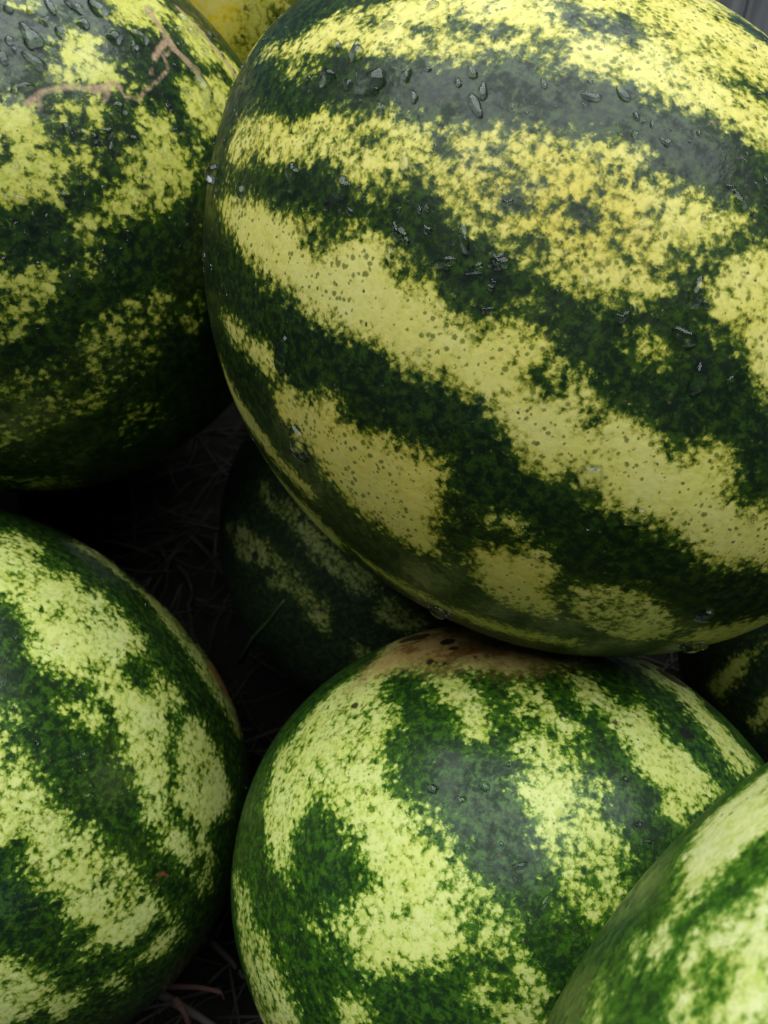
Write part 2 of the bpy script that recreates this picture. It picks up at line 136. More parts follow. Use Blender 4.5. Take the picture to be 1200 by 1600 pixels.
  'light': [[(-.762,.548),(-.711,.642),(-.649,.729),(-.583,.796),(-.503,.815),(-.417,.788),(-.36,.723),(-.356,.639),(-.379,.572),(-.336,.543),(-.296,.5),(-.293,.457),(-.336,.456),(-.362,.411),(-.38,.368),(-.343,.341),(-.321,.304),(-.321,.263),(-.294,.209),(-.257,.203),(-.185,.194),(-.15,.131),(-.12,.079),(-.101,-.003),(-.066,-.035),(-.099,-.099),(-.145,-.164),(-.214,-.198),(-.285,-.222),(-.361,-.241),(-.436,-.216),(-.494,-.168),(-.534,-.113),(-.503,-.076),(-.425,-.06),(-.373,.014),(-.394,.067),(-.408,.079),(-.421,.117),(-.465,.157),(-.515,.22),(-.534,.257),(-.579,.27),(-.619,.21),(-.66,.13),(-.662,.062),(-.677,-.004),(-.753,.044),(-.786,.139),(-.835,.321),(-.867,.45),(-.846,.505)],[(-1.112,.021),(-1.029,-.078),(-1.031,-.2),(-1.031,-.342),(-1.043,-.508),(-1.071,-.645),(-.694,-.493),(-.697,-.442),(-.726,-.376),(-.747,-.338),(-.764,-.271),(-.813,-.209),(-.886,-.131),(-.941,-.035)],[(.041,.374),(.085,.414),(.143,.398),(.17,.359),(.226,.337),(.223,.285),(.181,.262),(.202,.235),(.235,.208),(.254,.168),(.292,.13),(.296,.085),(.264,.079),(.242,.097),(.217,.097),(.19,.078),(.173,.047),(.185,.005),(.227,-.043),(.236,-.061),(.203,-.084),(.166,-.096),(.158,-.066),(.133,-.031),(.126,.005),(.1,.035),(.081,.072),(.08,.115),(.066,.154),(.06,.206),(.047,.255),(.088,.283),(.056,.335)],[(.221,.27),(.264,.29),(.287,.259),(.253,.233)],[(.209,.041),(.237,.066),(.256,.029),(.27,.005),(.253,-.031),(.224,-.019),(.209,.005)],[(.239,.66),(.294,.694),(.341,.626),(.352,.55),(.403,.537),(.473,.55),(.481,.5),(.531,.452),(.558,.411),(.592,.339),(.619,.293),(.576,.25),(.513,.207),(.47,.19),(.436,.203),(.454,.239),(.426,.274),(.397,.302),(.38,.347),(.36,.411),(.339,.443),(.323,.497),(.285,.522),(.257,.529),(.245,.58)],[(.508,.879),(.713,1.028),(.791,.971),(.87,.905),(.781,.69),(.816,.609),(.862,.541),(.898,.473),(.948,.434),(.792,.346),(.72,.342),(.715,.414),(.702,.49),(.682,.571),(.674,.656),(.622,.72),(.572,.813)],[(.06,.628),(.117,.665),(.153,.607),(.165,.543),(.197,.478),(.224,.435),(.179,.416),(.134,.476),(.11,.503),(.051,.475)],[(-.233,.736),(-.141,.716),(-.092,.64),(-.047,.567),(-.019,.52),(-.028,.456),(-.038,.395),(-.081,.413),(-.083,.473),(-.126,.547),(-.167,.6),(-.211,.658)],[(-.089,-.085),(-.062,-.043),(-.029,-.067),(-.015,-.102),(.015,-.154),(.008,-.166),(.026,-.19),(.041,-.231),(.025,-.278),(.003,-.273),(-.015,-.219),(-.016,-.172),(-.048,-.144),(-.081,-.12)],[(-.103,-.222),(-.081,-.233),(-.074,-.281),(-.028,-.291),(.027,-.32),(.021,-.376),(-.061,-.379),(-.113,-.313),(-.125,-.259)],[(.097,-.06),(.131,-.046),(.112,-.087)],[(-.511,-.352),(-.476,-.306),(-.445,-.32),(-.423,-.359),(-.461,-.406),(-.511,-.406)],[(-.545,.719),(-.439,.875),(-.429,1.175),(-.245,1.23),(-.001,.986),(.22,.839),(.324,.789),(.171,.688),(.065,.652),(-.055,.711),(-.185,.706),(-.305,.745),(-.399,.699)],[(-.107,-.099),(-.064,-.067),(-.028,-.098),(-.019,-.161),(-.059,-.177),(-.095,-.146)],[(-.582,-.116),(-.536,-.14),(-.518,-.184),(-.565,-.179)]],
  'dark': [[(.126,.096),(.15,.1),(.138,.078)],[(-.229,.121),(-.188,.132),(-.178,.103),(-.213,.098)]],
  'blush': [[(-.538,.696),(-.45,.912),(-.41,1.171),(-.236,1.225),(.001,1.09),(.225,.866),(.375,.803),(.193,.69),(.065,.658),(-.055,.711),(-.186,.721),(-.308,.766),(-.422,.746)]],
  'scar': [([(-.437,.483),(-.432,.423),(-.426,.366)],.0049),([(-.569,.477),(-.531,.496),(-.492,.509)],.0048),([(-.51,.609),(-.497,.564)],.0045),([(-.361,.308),(-.36,.26)],.0026),([(-.418,.377),(-.388,.369)],.0045)],
  'spot': [(-.473,.608,.0181),(-.55,.635,.0107),(-.677,.195,.0066),(-.65,.23,.0056),(-.452,.326,.0045),(.349,.476,.0124),(.39,.496,.0051),(.617,.595,.0133),(.592,.479,.0244),(.612,.478,.0194),(.94,.799,.0647),(.428,.451,.0044),(.686,.638,.0166),(.612,.868,.0265),(.753,.869,.0746),(.721,.852,.0293),(.118,.77,.008),(.04,.441,.0084),(-.209,.779,.0183),(-.154,.752,.0124),(-.337,1.068,.0542),(-.284,1.054,.0489),(.015,.711,.0063),(-.151,.927,.0308),(-.123,.86,.0198),(-.046,.782,.0104)],
  'drops': [(.021,.041,4.4,2.4,.34),(.07,-.049,4.4,1.8,-2.01),(.341,.151,3.0,1.2,-.34),(.359,.106,3.2,1.1,.02),(-.018,.097,1.7,1.4,-1.14),(-.048,.256,3.9,3.3,-.8),(.033,-.096,2.0,1.5,-1.14),(.329,.282,3.2,1.9,-.14),(-.189,.254,4.4,3.3,-.42),(-.114,.219,3.6,2.8,-1.13),(-.407,.159,1.9,1.4,-1.01),(-.257,.182,1.5,1.0,-1.08)],
 },
 'F': {
  'c': [.127,-.0107,.2872],
  'ax': [-.5218,-.5522,-.6502],
  'a': .1396,
  'b': .1065,
  'd0': [-.417,.877,-.2387],
  'r': [.6572,.1095,-.7458],
  'cap': 1.109,
  'lace': {-1:.2},
  'light': [[(-.462,.749),(-.463,.818),(-.427,.857),(-.375,.88),(-.291,.945),(-.244,.639),(-.27,.644),(-.314,.651),(-.324,.601),(-.353,.614),(-.381,.589),(-.414,.583),(-.426,.569),(-.433,.535),(-.439,.498),(-.464,.497),(-.485,.535),(-.474,.572),(-.45,.584),(-.437,.613),(-.452,.684)],[(-.239,.553),(-.261,.546),(-.287,.527),(-.303,.488),(-.338,.513),(-.381,.513),(-.396,.494),(-.398,.455),(-.405,.413),(-.393,.354),(-.237,.31)],[(-.618,.554),(-.591,.53),(-.576,.477),(-.558,.413),(-.59,.425),(-.611,.493)],[(-.534,.577),(-.505,.551),(-.506,.513),(-.515,.491)]],
  'dark': [[(-.358,.344),(-.343,.371),(-.315,.401),(-.326,.436),(-.347,.42),(-.36,.462),(-.371,.443),(-.354,.408),(-.371,.373)],[(-.353,.614),(-.334,.635),(-.308,.613),(-.32,.573),(-.341,.565)]],
  'blush': [],
  'scar': [],
  'spot': [],
  'drops': [],
 },
 'G': {
  'c': [.012,.3607,.1181],
  'ax': [.7646,-.2889,-.5761],
  'a': .1172,
  'b': .1177,
  'd0': [-.6545,.7186,-.235],
  'r': [.3364,.5552,.7606],
  'cap': 1.343,
  'lace': {-1:.006},
  'light': [[(-.722,.233),(-.637,.139),(-.557,.135),(-.506,.092),(-.481,.022),(-.37,-.036),(-.27,-.13),(-.183,-.166),(-.108,-.231),(-.108,-.28),(-.042,-.319),(.043,-.38),(.122,-.424),(.074,-.467),(-.024,-.445),(-.101,-.392),(-.099,-.32),(-.156,-.291),(-.234,-.264),(-.252,-.206),(-.331,-.17),(-.383,-.152),(-.447,-.076),(-.492,-.007),(-.553,.043),(-.648,.108),(-.729,.166)],[(-1.113,.03),(-.926,.039),(-.784,-.042),(-.688,-.072),(-.607,-.142),(-.521,-.2),(-.455,-.257),(-.425,-.318),(-.373,-.356),(-.357,-.42),(-.357,-.526),(-.399,-.495),(-.449,-.431),(-.463,-.354),(-.568,-.299),(-.692,-.28),(-.711,-.193),(-.828,-.157),(-.933,-.141),(-.977,-.058)],[(-.238,-.536),(-.188,-.569),(-.138,-.604),(-.215,-.652)]],
  'dark': [],
  'blush': [],
  'scar': [],
  'spot': [(-.962,.003,.0292),(-.539,-.196,.0157),(-.772,-.141,.0306),(-.683,-.212,.0302),(-.386,-.379,.0166)],
  'drops': [],
 },
 'H': {
  'c': [.2958,.2792,.1196],
  'ax': [.525,.7825,.3349],
  'a': .1292,
  'b': .1182,
  'd0': [.1655,.8938,-.4168],
  'r': [-.8924,.3157,.3226],
  'cap': 1.352,
  'lace': {-1:.2},
  'light': [[(-.85,-.263),(-.728,-.193),(-.599,-.1),(-.532,-.082),(-.487,-.065),(-.582,-.147),(-.652,-.236),(-.748,-.321),(-.845,-.31)],[(-.593,-.399),(-.484,-.282),(-.413,-.228),(-.422,-.338),(-.497,-.39),(-.572,-.449)]],
  'dark': [],
  'blush': [],
  'scar': [],
  'spot': [],
  'drops': [],
 },
 'C': {
  'c': [-.0214,.5665,.3735],
  'ax': [.9112,.3458,-.2241],
  'a': .1265,
  'b': .1173,
  'd0': [-.9347,.1355,-.3286],
  'r': [-.2966,.2118,.9312],
  'cap': 1.365,
  'lace': {-1:.2},
  'light': [[(-.877,.138),(-.373,.116),(-.345,-.019),(-.329,-.112),(-.381,-.187),(-.419,-.321),(-.498,-.587),(-.745,-.652),(-.996,-.205)],[(-.319,.026),(-.265,-.019),(-.249,-.064),(-.308,-.053),(-.34,-.019)]],
  'dark': [[(-.474,-.161),(-.377,-.162),(-.339,-.19),(-.415,-.219),(-.464,-.203)]],
  'blush': [[(-.924,.196),(-.356,.16),(-.415,-.019),(-.467,-.116),(-.568,-.196),(-.697,-.205)]],
  'scar': [],
  'spot': [(-.424,-.048,.0119),(-.411,-.057,.0095),(-.449,-.155,.0102),(-.408,-.119,.0074),(-.484,-.092,.0049)],
  'drops': [],
 },
 'J': {
  'c': (-.3,.54,.113),
  'ax': (.8,.5,.2),
  'a': .118,
  'b': .112,
  'd0': (.3,-.7,.5),
  'r': (1,0,0),
  'cap': .05,
  'lace': {-1:.2},
  'light': [],
  'dark': [],
  'blush': [],
  'scar': [],
  'spot': [],
  'drops': [],
 },
 'K': {
  'c': (-.37,.37,.115),
  'ax': (.3,.9,.1),
  'a': .125,
  'b': .113,
  'd0': (.3,-.7,.5),
  'r': (1,0,0),
  'cap': .05,
  'lace': {-1:.2},
  'light': [],
  'dark': [],
  'blush': [],
  'scar': [],
  'spot': [],
  'drops': [],
 },
 'Q': {
  'c': (-.44,.31,.335),
  'ax': (.1,.9,.3),
  'a': .135,
  'b': .122,
  'd0': (.3,-.7,.5),
  'r': (1,0,0),
  'cap': .05,
  'lace': {-1:.2},
  'light': [],
  'dark': [],
  'blush': [],
  'scar': [],
  'spot': [],
  'drops': [],
 },
}

# ---------------------------------------------------------------- helpers
def new_mesh(name, verts, faces, mat=None, smooth=True):
    me = bpy.data.meshes.new(name)
    me.from_pydata([tuple(map(float, v)) for v in verts], [], [tuple(map(int, f)) for f in faces])
    if smooth:
        me.polygons.foreach_set('use_smooth', np.ones(len(me.polygons), dtype=bool))
    if mat:
        me.materials.append(mat)
    me.update()
    return me

def link(name, data, parent=None, loc=None):
    o = bpy.data.objects.new(name, data)
    COL.objects.link(o)
    if parent is not None:
        o.parent = parent
    if loc is not None:
        o.location = loc
    return o

def tag(o, label=None, cat=None, group=None, kind=None):
    if label: o['label'] = label
    if cat: o['category'] = cat
    if group: o['group'] = group
    if kind: o['kind'] = kind
    return o

class NT:
    """small node-tree builder"""
    def __init__(self, name):
        self.mat = bpy.data.materials.new(name)
        self.mat.use_nodes = True
        self.t = self.mat.node_tree
        for n in list(self.t.nodes):
            self.t.nodes.remove(n)
        self.out = self.t.nodes.new('ShaderNodeOutputMaterial')
    def n(self, kind, **kw):
        nd = self.t.nodes.new('ShaderNode' + kind)
        for k, v in kw.items():
            setattr(nd, k, v)
        return nd
    def put(self, sock, v):
        if isinstance(v, bpy.types.NodeSocket):
            self.t.links.new(v, sock)
        elif isinstance(v, (tuple, list)) and sock.type == 'RGBA':
            sock.default_value = (*v[:3], 1.0)
        else:
            sock.default_value = v
    def math(self, op, a, b=0.0, c=0.0, clamp=False):
        nd = self.n('Math', operation=op, use_clamp=clamp)
        self.put(nd.inputs[0], a); self.put(nd.inputs[1], b); self.put(nd.inputs[2], c)
        return nd.outputs[0]
    def add(self, a, b): return self.math('ADD', a, b)
    def sub(self, a, b): return self.math('SUBTRACT', a, b)
    def mul(self, a, b): return self.math('MULTIPLY', a, b)
    def rng(self, v, a, b, c=0.0, d=1.0, smooth=True):
        nd = self.n('MapRange')
        nd.interpolation_type = 'SMOOTHSTEP' if smooth else 'LINEAR'
        for i, q in enumerate((v, a, b, c, d)):
            self.put(nd.inputs[i], q)
        return nd.outputs[0]
    def noise(self, vec, scale, detail=3, rough=0.55, dist=0.0):
        nd = self.n('TexNoise')
        self.put(nd.inputs['Vector'], vec)
        nd.inputs['Scale'].default_value = scale
        nd.inputs['Detail'].default_value = detail
        nd.inputs['Roughness'].default_value = rough
        nd.inputs['Distortion'].default_value = dist
        return nd.outputs[0]
    def noise3(self, vec, scale, detail=3, rough=0.55, dist=0.0):
        nd = self.noise(vec, scale, detail, rough, dist).node
        sp = self.n('SeparateColor')
        self.t.links.new(nd.outputs['Color'], sp.inputs[0])
        self.last = nd.outputs['Color']
        return sp.outputs[0], sp.outputs[1], sp.outputs[2]
    def wobble(self, co, noise_col, amt):
        nd = self.n('VectorMath', operation='MULTIPLY_ADD')
        self.t.links.new(noise_col, nd.inputs[0]); nd.inputs[1].default_value = (amt, amt, amt); self.t.links.new(co, nd.inputs[2])
        return nd.outputs[0]
    def voro(self, vec, scale, out='Distance', feature='F1', rand=1.0):
        nd = self.n('TexVoronoi', feature=feature)
        self.put(nd.inputs['Vector'], vec)
        nd.inputs['Scale'].default_value = scale
        nd.inputs['Randomness'].default_value = rand
        return nd.outputs[out]
    def mix(self, f, a, b, blend='MIX'):
        nd = self.n('Mix', data_type='RGBA', blend_type=blend)
        self.put(nd.inputs[0], f); self.put(nd.inputs[6], a); self.put(nd.inputs[7], b)
        return nd.outputs[2]
    def ramp(self, f, stops, interp='LINEAR'):
        nd = self.n('ValToRGB')
        cr = nd.color_ramp
        cr.interpolation = interp
        while len(cr.elements) > 1:
            cr.elements.remove(cr.elements[-1])
        cr.elements[0].position = stops[0][0]
        cr.elements[0].color = (*stops[0][1], 1)
        for p, c in stops[1:]:
            e = cr.elements.new(p)
            e.color = (*c, 1)
        self.put(nd.inputs[0], f)
        return nd.outputs[0]
    def attr(self, name):
        nd = self.n('Attribute')
        nd.attribute_name = name
        return nd.outputs['Fac']
    def coord(self, offset=(0, 0, 0)):
        tc = self.n('TexCoord')
        mp = self.n('Mapping')
        self.t.links.new(tc.outputs['Object'], mp.inputs['Vector'])
        mp.inputs['Location'].default_value = offset
        return mp.outputs[0]
    def bump(self, height, strength, dist, normal=None):
        nd = self.n('Bump')
        nd.inputs['Strength'].default_value = strength
        nd.inputs['Distance'].default_value = dist
        self.put(nd.inputs['Height'], height)
        if normal is not None:
            self.put(nd.inputs['Normal'], normal)
        return nd.outputs[0]
    def bsdf(self, **kw):
        nd = self.n('BsdfPrincipled')
        for k, v in kw.items():
            self.put(nd.inputs[k.replace('_', ' ')], v)
        self.t.links.new(nd.outputs[0], self.out.inputs['Surface'])
        return nd

# ---------------------------------------------------------------- materials
def rind_material(name, seed, pale, mid, deep, mottle=1.0, fleck=1.0, wet=0.7, blush=None, scar=(0.42, 0.25, 0.13), dull=0.0, clip=0.006, bias=-0.0004, film_off=0.0, grain=330, cloud=0.75, coat_rough=0.13):
    """pale/mid/deep: the three skin colours from stripe to ground; the 'stripe' attribute is the
    signed distance (m) to the nearest stripe edge."""
    b = NT(name)
    co = b.coord((seed * 1.37, seed * 0.71, -seed * 0.53))
    s = b.math('MINIMUM', b.math('MAXIMUM', b.attr('stripe'), -0.0085), clip)
    low = b.noise3(co, 62, 3, 0.55, 0.2)
    mid_n = b.noise3(co, grain, 6, 0.72, 0.2)
    b.low_color = b.last
    n_fin = b.noise(co, 760, 2, 0.6)
    v = b.add(s, b.mul(b.sub(low[0], 0.5), 0.016 * mottle))
    v = b.add(v, b.mul(b.sub(mid_n[0], 0.5), 0.027 * mottle))
    v = b.add(v, b.mul(b.sub(n_fin, 0.5), 0.008))
    cell = b.n('TexVoronoi', feature='SMOOTH_F1'); b.t.links.new(b.wobble(co, b.low_color, 0.003), cell.inputs['Vector'])
    cell.inputs['Scale'].default_value = grain * 1.25; cell.inputs['Smoothness'].default_value = 0.25
    v = b.add(v, b.mul(b.sub(0.50, cell.outputs['Distance']), 0.0085 * mottle))
    v = b.add(v, bias)
    t = b.rng(v, -0.0172, 0.0092, smooth=False)      # zero sits near 0.65
    def lerp(a, c, k): return tuple(a[i] * (1 - k) + c[i] * k for i in range(3))
    olive = tuple(x * y for x, y in zip(lerp(mid, pale, 0.45), (1.0, 1.0, 0.55)))
    col = b.ramp(t, [(0.0, deep), (0.36, lerp(deep, mid, 0.22)), (0.56, lerp(deep, mid, 0.75)), (0.625, lerp(mid, olive, 0.3)),
                     (0.675, olive), (0.75, lerp(olive, pale, 0.75)), (0.84, pale), (1.0, lerp(pale, (0.75, 0.78, 0.4), 0.1))])
    # blotchy depth inside the dark ground
    dk = b.rng(mid_n[1], 0.36, 0.64)
    col = b.mix(b.mul(b.rng(t, 0.62, 0.46), 0.8), col, b.mix(b.mul(dk, dk), lerp(deep, (0.002, 0.005, 0.003), 0.5), lerp(deep, mid, 0.8)))
    # yellow-green clouding inside the pale skin
    col = b.mix(b.mul(b.rng(mid_n[1], 0.48, 0.66), b.mul(b.rng(t, 0.66, 0.74), cloud)), col, tuple(q * k for q, k in zip(lerp(olive, pale, 0.25), (1.0, 1.08, 0.6))))
    # small dark flecks of uneven size scattered on the pale skin
    wob = b.wobble(co, b.low_color, 0.0022)
    vn = b.n('TexVoronoi'); b.t.links.new(wob, vn.inputs['Vector']); vn.inputs['Scale'].default_value = 600
    sepc = b.n('SeparateColor'); b.t.links.new(vn.outputs['Color'], sepc.inputs[0])
    size = b.mul(b.rng(low[1], 0.34, 0.62, 0.28, 0.72), b.rng(sepc.outputs[0], 0.15, 1.0, 0.0, 1.0))
    size = b.math('MAXIMUM', b.add(size, b.mul(b.sub(n_fin, 0.5), 0.25)), 0.002)
    fl = b.mul(b.rng(vn.outputs['Distance'], size, b.mul(size, 0.5)), b.mul(b.rng(t, 0.60, 0.72), 0.8 * fleck))
    col = b.mix(fl, col, lerp(mid, olive, 0.2))
    # grains of dried soil
    grit = b.mul(b.rng(sepc.outputs[1], 0.955, 0.965), b.rng(vn.outputs['Distance'], 0.34, 0.22))
    col = b.mix(b.mul(grit, 0.8), col, (0.085, 0.06, 0.038))
    # hue drift across the skin
    col = b.mix(b.rng(low[2], 0.38, 0.62, 0.0, 0.5), col, (0.95, 0.93, 0.6), 'MULTIPLY')
    if blush is not None:
        bl = b.rng(b.add(b.attr('blush'), b.mul(b.sub(mid_n[2], 0.5), 0.034)), -0.008, 0.012)
        bc = b.mix(b.rng(b.add(low[1], b.mul(b.sub(mid_n[0], 0.5), 1.1)), 0.40, 0.60), blush[0], blush[1])
        col = b.mix(b.mul(bl, blush[2]), col, bc, blush[3] if len(blush) > 3 else 'MIX')
    jit = b.mul(b.sub(mid_n[2], 0.5), 0.0024)
    sm = b.rng(b.add(b.attr('scar'), jit), -0.0005, 0.0009)
    col = b.mix(b.mul(sm, b.rng(low[0], 0.3, 0.6, 0.55, 0.9)), col, b.mix(b.rng(n_fin, 0.3, 0.7), scar, tuple(c * 0.62 for c in scar)))
    pm = b.rng(b.add(b.attr('pit'), jit), -0.0003, 0.0006)
    col = b.mix(b.mul(pm, 0.9), col, (0.012, 0.009, 0.008))
    # wet film: smooth where water lies, rougher where the skin has dried
    film = b.rng(b.add(low[1], b.mul(b.sub(mid_n[1], 0.5), 0.9)), 0.40 - film_off, 0.56 - film_off)
    dry = b.math('MAXIMUM', b.sub(1.0, film), sm)
    rough = b.rng(dry, 0, 1, 0.36 + dull, 0.50 + dull, smooth=False)
    hb = b.noise(co, 330, 3, 0.6)
    h = b.sub(b.add(hb, b.mul(sm, -0.2)), b.mul(pm, 1.2))
    nrm = b.bump(h, 0.22, 0.0008)
    p = b.bsdf(Base_Color=col, Roughness=rough, Normal=nrm, Coat_Weight=b.rng(dry, 0, 1, wet, wet * 0.15, smooth=False),
               Coat_Roughness=coat_rough, Coat_IOR=1.40, Coat_Normal=nrm)
    p.inputs['Specular IOR Level'].default_value = 0.2
    return b.mat

def water_material():
    b = NT('water')
    p = b.bsdf(Base_Color=(0.97, 1.0, 0.98), Roughness=0.04, IOR=1.333)
    p.inputs['Transmission Weight'].default_value = 1.0
    return b.mat

def soil_material():
    b = NT('soil')
    co = b.coord()
    n = b.noise(co, 60, 6, 0.65)
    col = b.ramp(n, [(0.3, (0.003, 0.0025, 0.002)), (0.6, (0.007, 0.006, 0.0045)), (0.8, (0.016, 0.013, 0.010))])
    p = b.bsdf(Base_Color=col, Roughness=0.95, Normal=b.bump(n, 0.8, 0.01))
    p.inputs['Specular IOR Level'].default_value = 0.1
    return b.mat

def stalk_material(name, c0, c1):
    b = NT(name)
    co = b.coord()
    col = b.mix(b.noise(co, 40, 3), c0, c1)
    p = b.bsdf(Base_Color=col, Roughness=0.85)
    p.inputs['Specular IOR Level'].default_value = 0.12
    return b.mat

def wood_material():
    b = NT('weathered_wood')
    tc = b.n('TexCoord'); mp = b.n('Mapping')
    b.t.links.new(tc.outputs['Object'], mp.inputs['Vector'])
    mp.inputs['Scale'].default_value = (60, 60, 5)
    n = b.noise(mp.outputs[0], 1.0, 6, 0.65, 0.6)
    n2 = b.noise(mp.outputs[0], 4.0, 3, 0.6)
    col = b.ramp(n, [(0.25, (0.09, 0.085, 0.085)), (0.5, (0.36, 0.35, 0.36)), (0.75, (0.55, 0.54, 0.56))])
    b.bsdf(Base_Color=col, Roughness=0.85, Normal=b.bump(b.add(n, b.mul(n2, .4)), 0.6, 0.003))
    return b.mat

WATER = water_material()
SOIL = soil_material()
WOOD = wood_material()
STRAW = stalk_material('straw', (0.010, 0.009, 0.007), (0.03, 0.026, 0.019))
GRASS = stalk_material('grass', (0.014, 0.032, 0.009), (0.022, 0.045, 0.012))
TWIG = stalk_material('twig', (0.025, 0.021, 0.018), (0.045, 0.038, 0.032))
REDTWIG = stalk_material('red_stem', (0.03, 0.014, 0.010), (0.05, 0.026, 0.020))

# ---------------------------------------------------------------- setting: ground
def ground():
    n = 90
    half = 0.9
    g = np.linspace(-half, half, n)
    X, Y = np.meshgrid(g, g, indexing='ij')
    Z = -0.004 + 0.006 * (np.sin(X * 37 + 3 * np.sin(Y * 11)) * np.sin(Y * 29 + 1.3) - 0.9)
    verts = np.c_[X.ravel(), Y.ravel() + 0.25, Z.ravel()].tolist()
    faces = [(i * n + j, (i + 1) * n + j, (i + 1) * n + j + 1, i * n + j + 1) for i in range(n - 1) for j in range(n - 1)]
    # carry the sheet outwards
    ring = {}
    far = 30.0
    k = len(verts)
    rim = [(i, 0) for i in range(n)] + [(n - 1, j) for j in range(1, n)] + [(i, n - 1) for i in range(n - 2, -1, -1)] + [(0, j) for j in range(n - 2, 0, -1)]
    for i, j in rim:
        x, y, z = verts[i * n + j]
        verts.append((x * far / half, (y - 0.25) * far / half, -0.01))
    m = len(rim)
    for q in range(m):
        a = rim[q]; c = rim[(q + 1) % m]
        faces.append((a[0] * n + a[1], k + q, k + (q + 1) % m, c[0] * n + c[1]))
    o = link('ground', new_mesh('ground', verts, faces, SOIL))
    tag(o, kind='structure')
ground()

def tube(points, radii, sides=6):
    """a closed tapering stalk along a polyline"""
    P = [Vector(p) for p in points]
    verts, faces = [], []
    for i, p in enumerate(P):
        d = (P[min(i + 1, len(P) - 1)] - P[max(i - 1, 0)]).normalized()
        a = d.orthogonal().normalized()
        b_ = d.cross(a)
        r = radii[i] if isinstance(radii, (list, tuple)) else radii
        for k in range(sides):
            t = 2 * math.pi * k / sides
            verts.append(p + (a * math.cos(t) + b_ * math.sin(t)) * r)
    for i in range(len(P) - 1):
        for k in range(sides):
            faces.append((i * sides + k, i * sides + (k + 1) % sides, (i + 1) * sides + (k + 1) % sides, (i + 1) * sides + k))
    faces.append(tuple(range(sides))[::-1])
    faces.append(tuple((len(P) - 1) * sides + k for k in range(sides)))
    return verts, faces

def smooth_path(pts, n=14):
    P = np.array(pts, float)
    out = []
    for i in range(len(P) - 1):
        p0 = P[max(i - 1, 0)]; p1 = P[i]; p2 = P[i + 1]; p3 = P[min(i + 2, len(P) - 1)]
        m = max(2, n // (len(P) - 1))
        for t in np.linspace(0, 1, m, endpoint=(i == len(P) - 2)):
            out.append(0.5 * ((2 * p1) + (-p0 + p2) * t + (2 * p0 - 5 * p1 + 4 * p2 - p3) * t * t + (-p0 + 3 * p1 - 3 * p2 + p3) * t ** 3))
    return [tuple(q) for q in out]

# ---------------------------------------------------------------- melons
def cube_sphere(N):
    lin = np.tan(np.linspace(-math.pi / 4, math.pi / 4, N + 1))
    A, B = np.meshgrid(lin, lin, indexing='ij')
    one = np.ones_like(A)
    sides = [(one, A, B), (-one, B, A), (B, one, A), (A, -one, B), (A, B, one), (B, A, -one)]
    V = []
    Q = []
    idx = np.arange((N + 1) ** 2).reshape(N + 1, N + 1)
    for k, s in enumerate(sides):
        V.append(np.stack(s, -1).reshape(-1, 3))
        i = idx + k * (N + 1) ** 2
        Q.append(np.stack([i[:-1, :-1], i[1:, :-1], i[1:, 1:], i[:-1, 1:]], -1).reshape(-1, 4))
    V = np.concatenate(V)
    V /= np.linalg.norm(V, axis=1)[:, None]
    Q = np.concatenate(Q)
    key = np.round(V * 1e6).astype(np.int64)
    _, first, inv = np.unique(key, axis=0, return_index=True, return_inverse=True)
    return V[first], inv.reshape(-1)[Q]

def poly_sd(P, poly):
    """signed distance, positive inside"""
    poly = np.asarray(poly, float)
    best = np.full(len(P), 1e9)
    inside = np.zeros(len(P), bool)
    lo = poly.min(0) - 0.22
    hi = poly.max(0) + 0.22
    m = ((P >= lo) & (P <= hi)).all(1)
    p = P[m]
    bd = np.full(len(p), 1e9)
    ins = np.zeros(len(p), bool)
    for a, c in zip(poly, np.roll(poly, -1, 0)):
        e = c - a
        w = p - a
        t = np.clip((w @ e) / max(e @ e, 1e-12), 0, 1)
        d = w - t[:, None] * e
        bd = np.minimum(bd, (d * d).sum(1))
        cond = (a[1] > p[:, 1]) != (c[1] > p[:, 1])
        xi = a[0] + (p[:, 1] - a[1]) * e[0] / (e[1] if abs(e[1]) > 1e-12 else 1e-12)
        ins ^= cond & (p[:, 0] < xi)
    out = np.full(len(P), -0.22)
    out[m] = np.where(ins, 1, -1) * np.sqrt(bd)
    return out

def line_d(P, pts):
    pts = np.asarray(pts, float)
    bd = np.full(len(P), 1e9)
    if len(pts) == 1:
        return np.linalg.norm(P - pts[0], axis=1)
    for a, c in zip(pts[:-1], pts[1:]):
        e = c - a
        w = P - a
        t = np.clip((w @ e) / max(e @ e, 1e-12), 0, 1)
        d = w - t[:, None] * e
        bd = np.minimum(bd, (d * d).sum(1))
    return np.sqrt(bd)

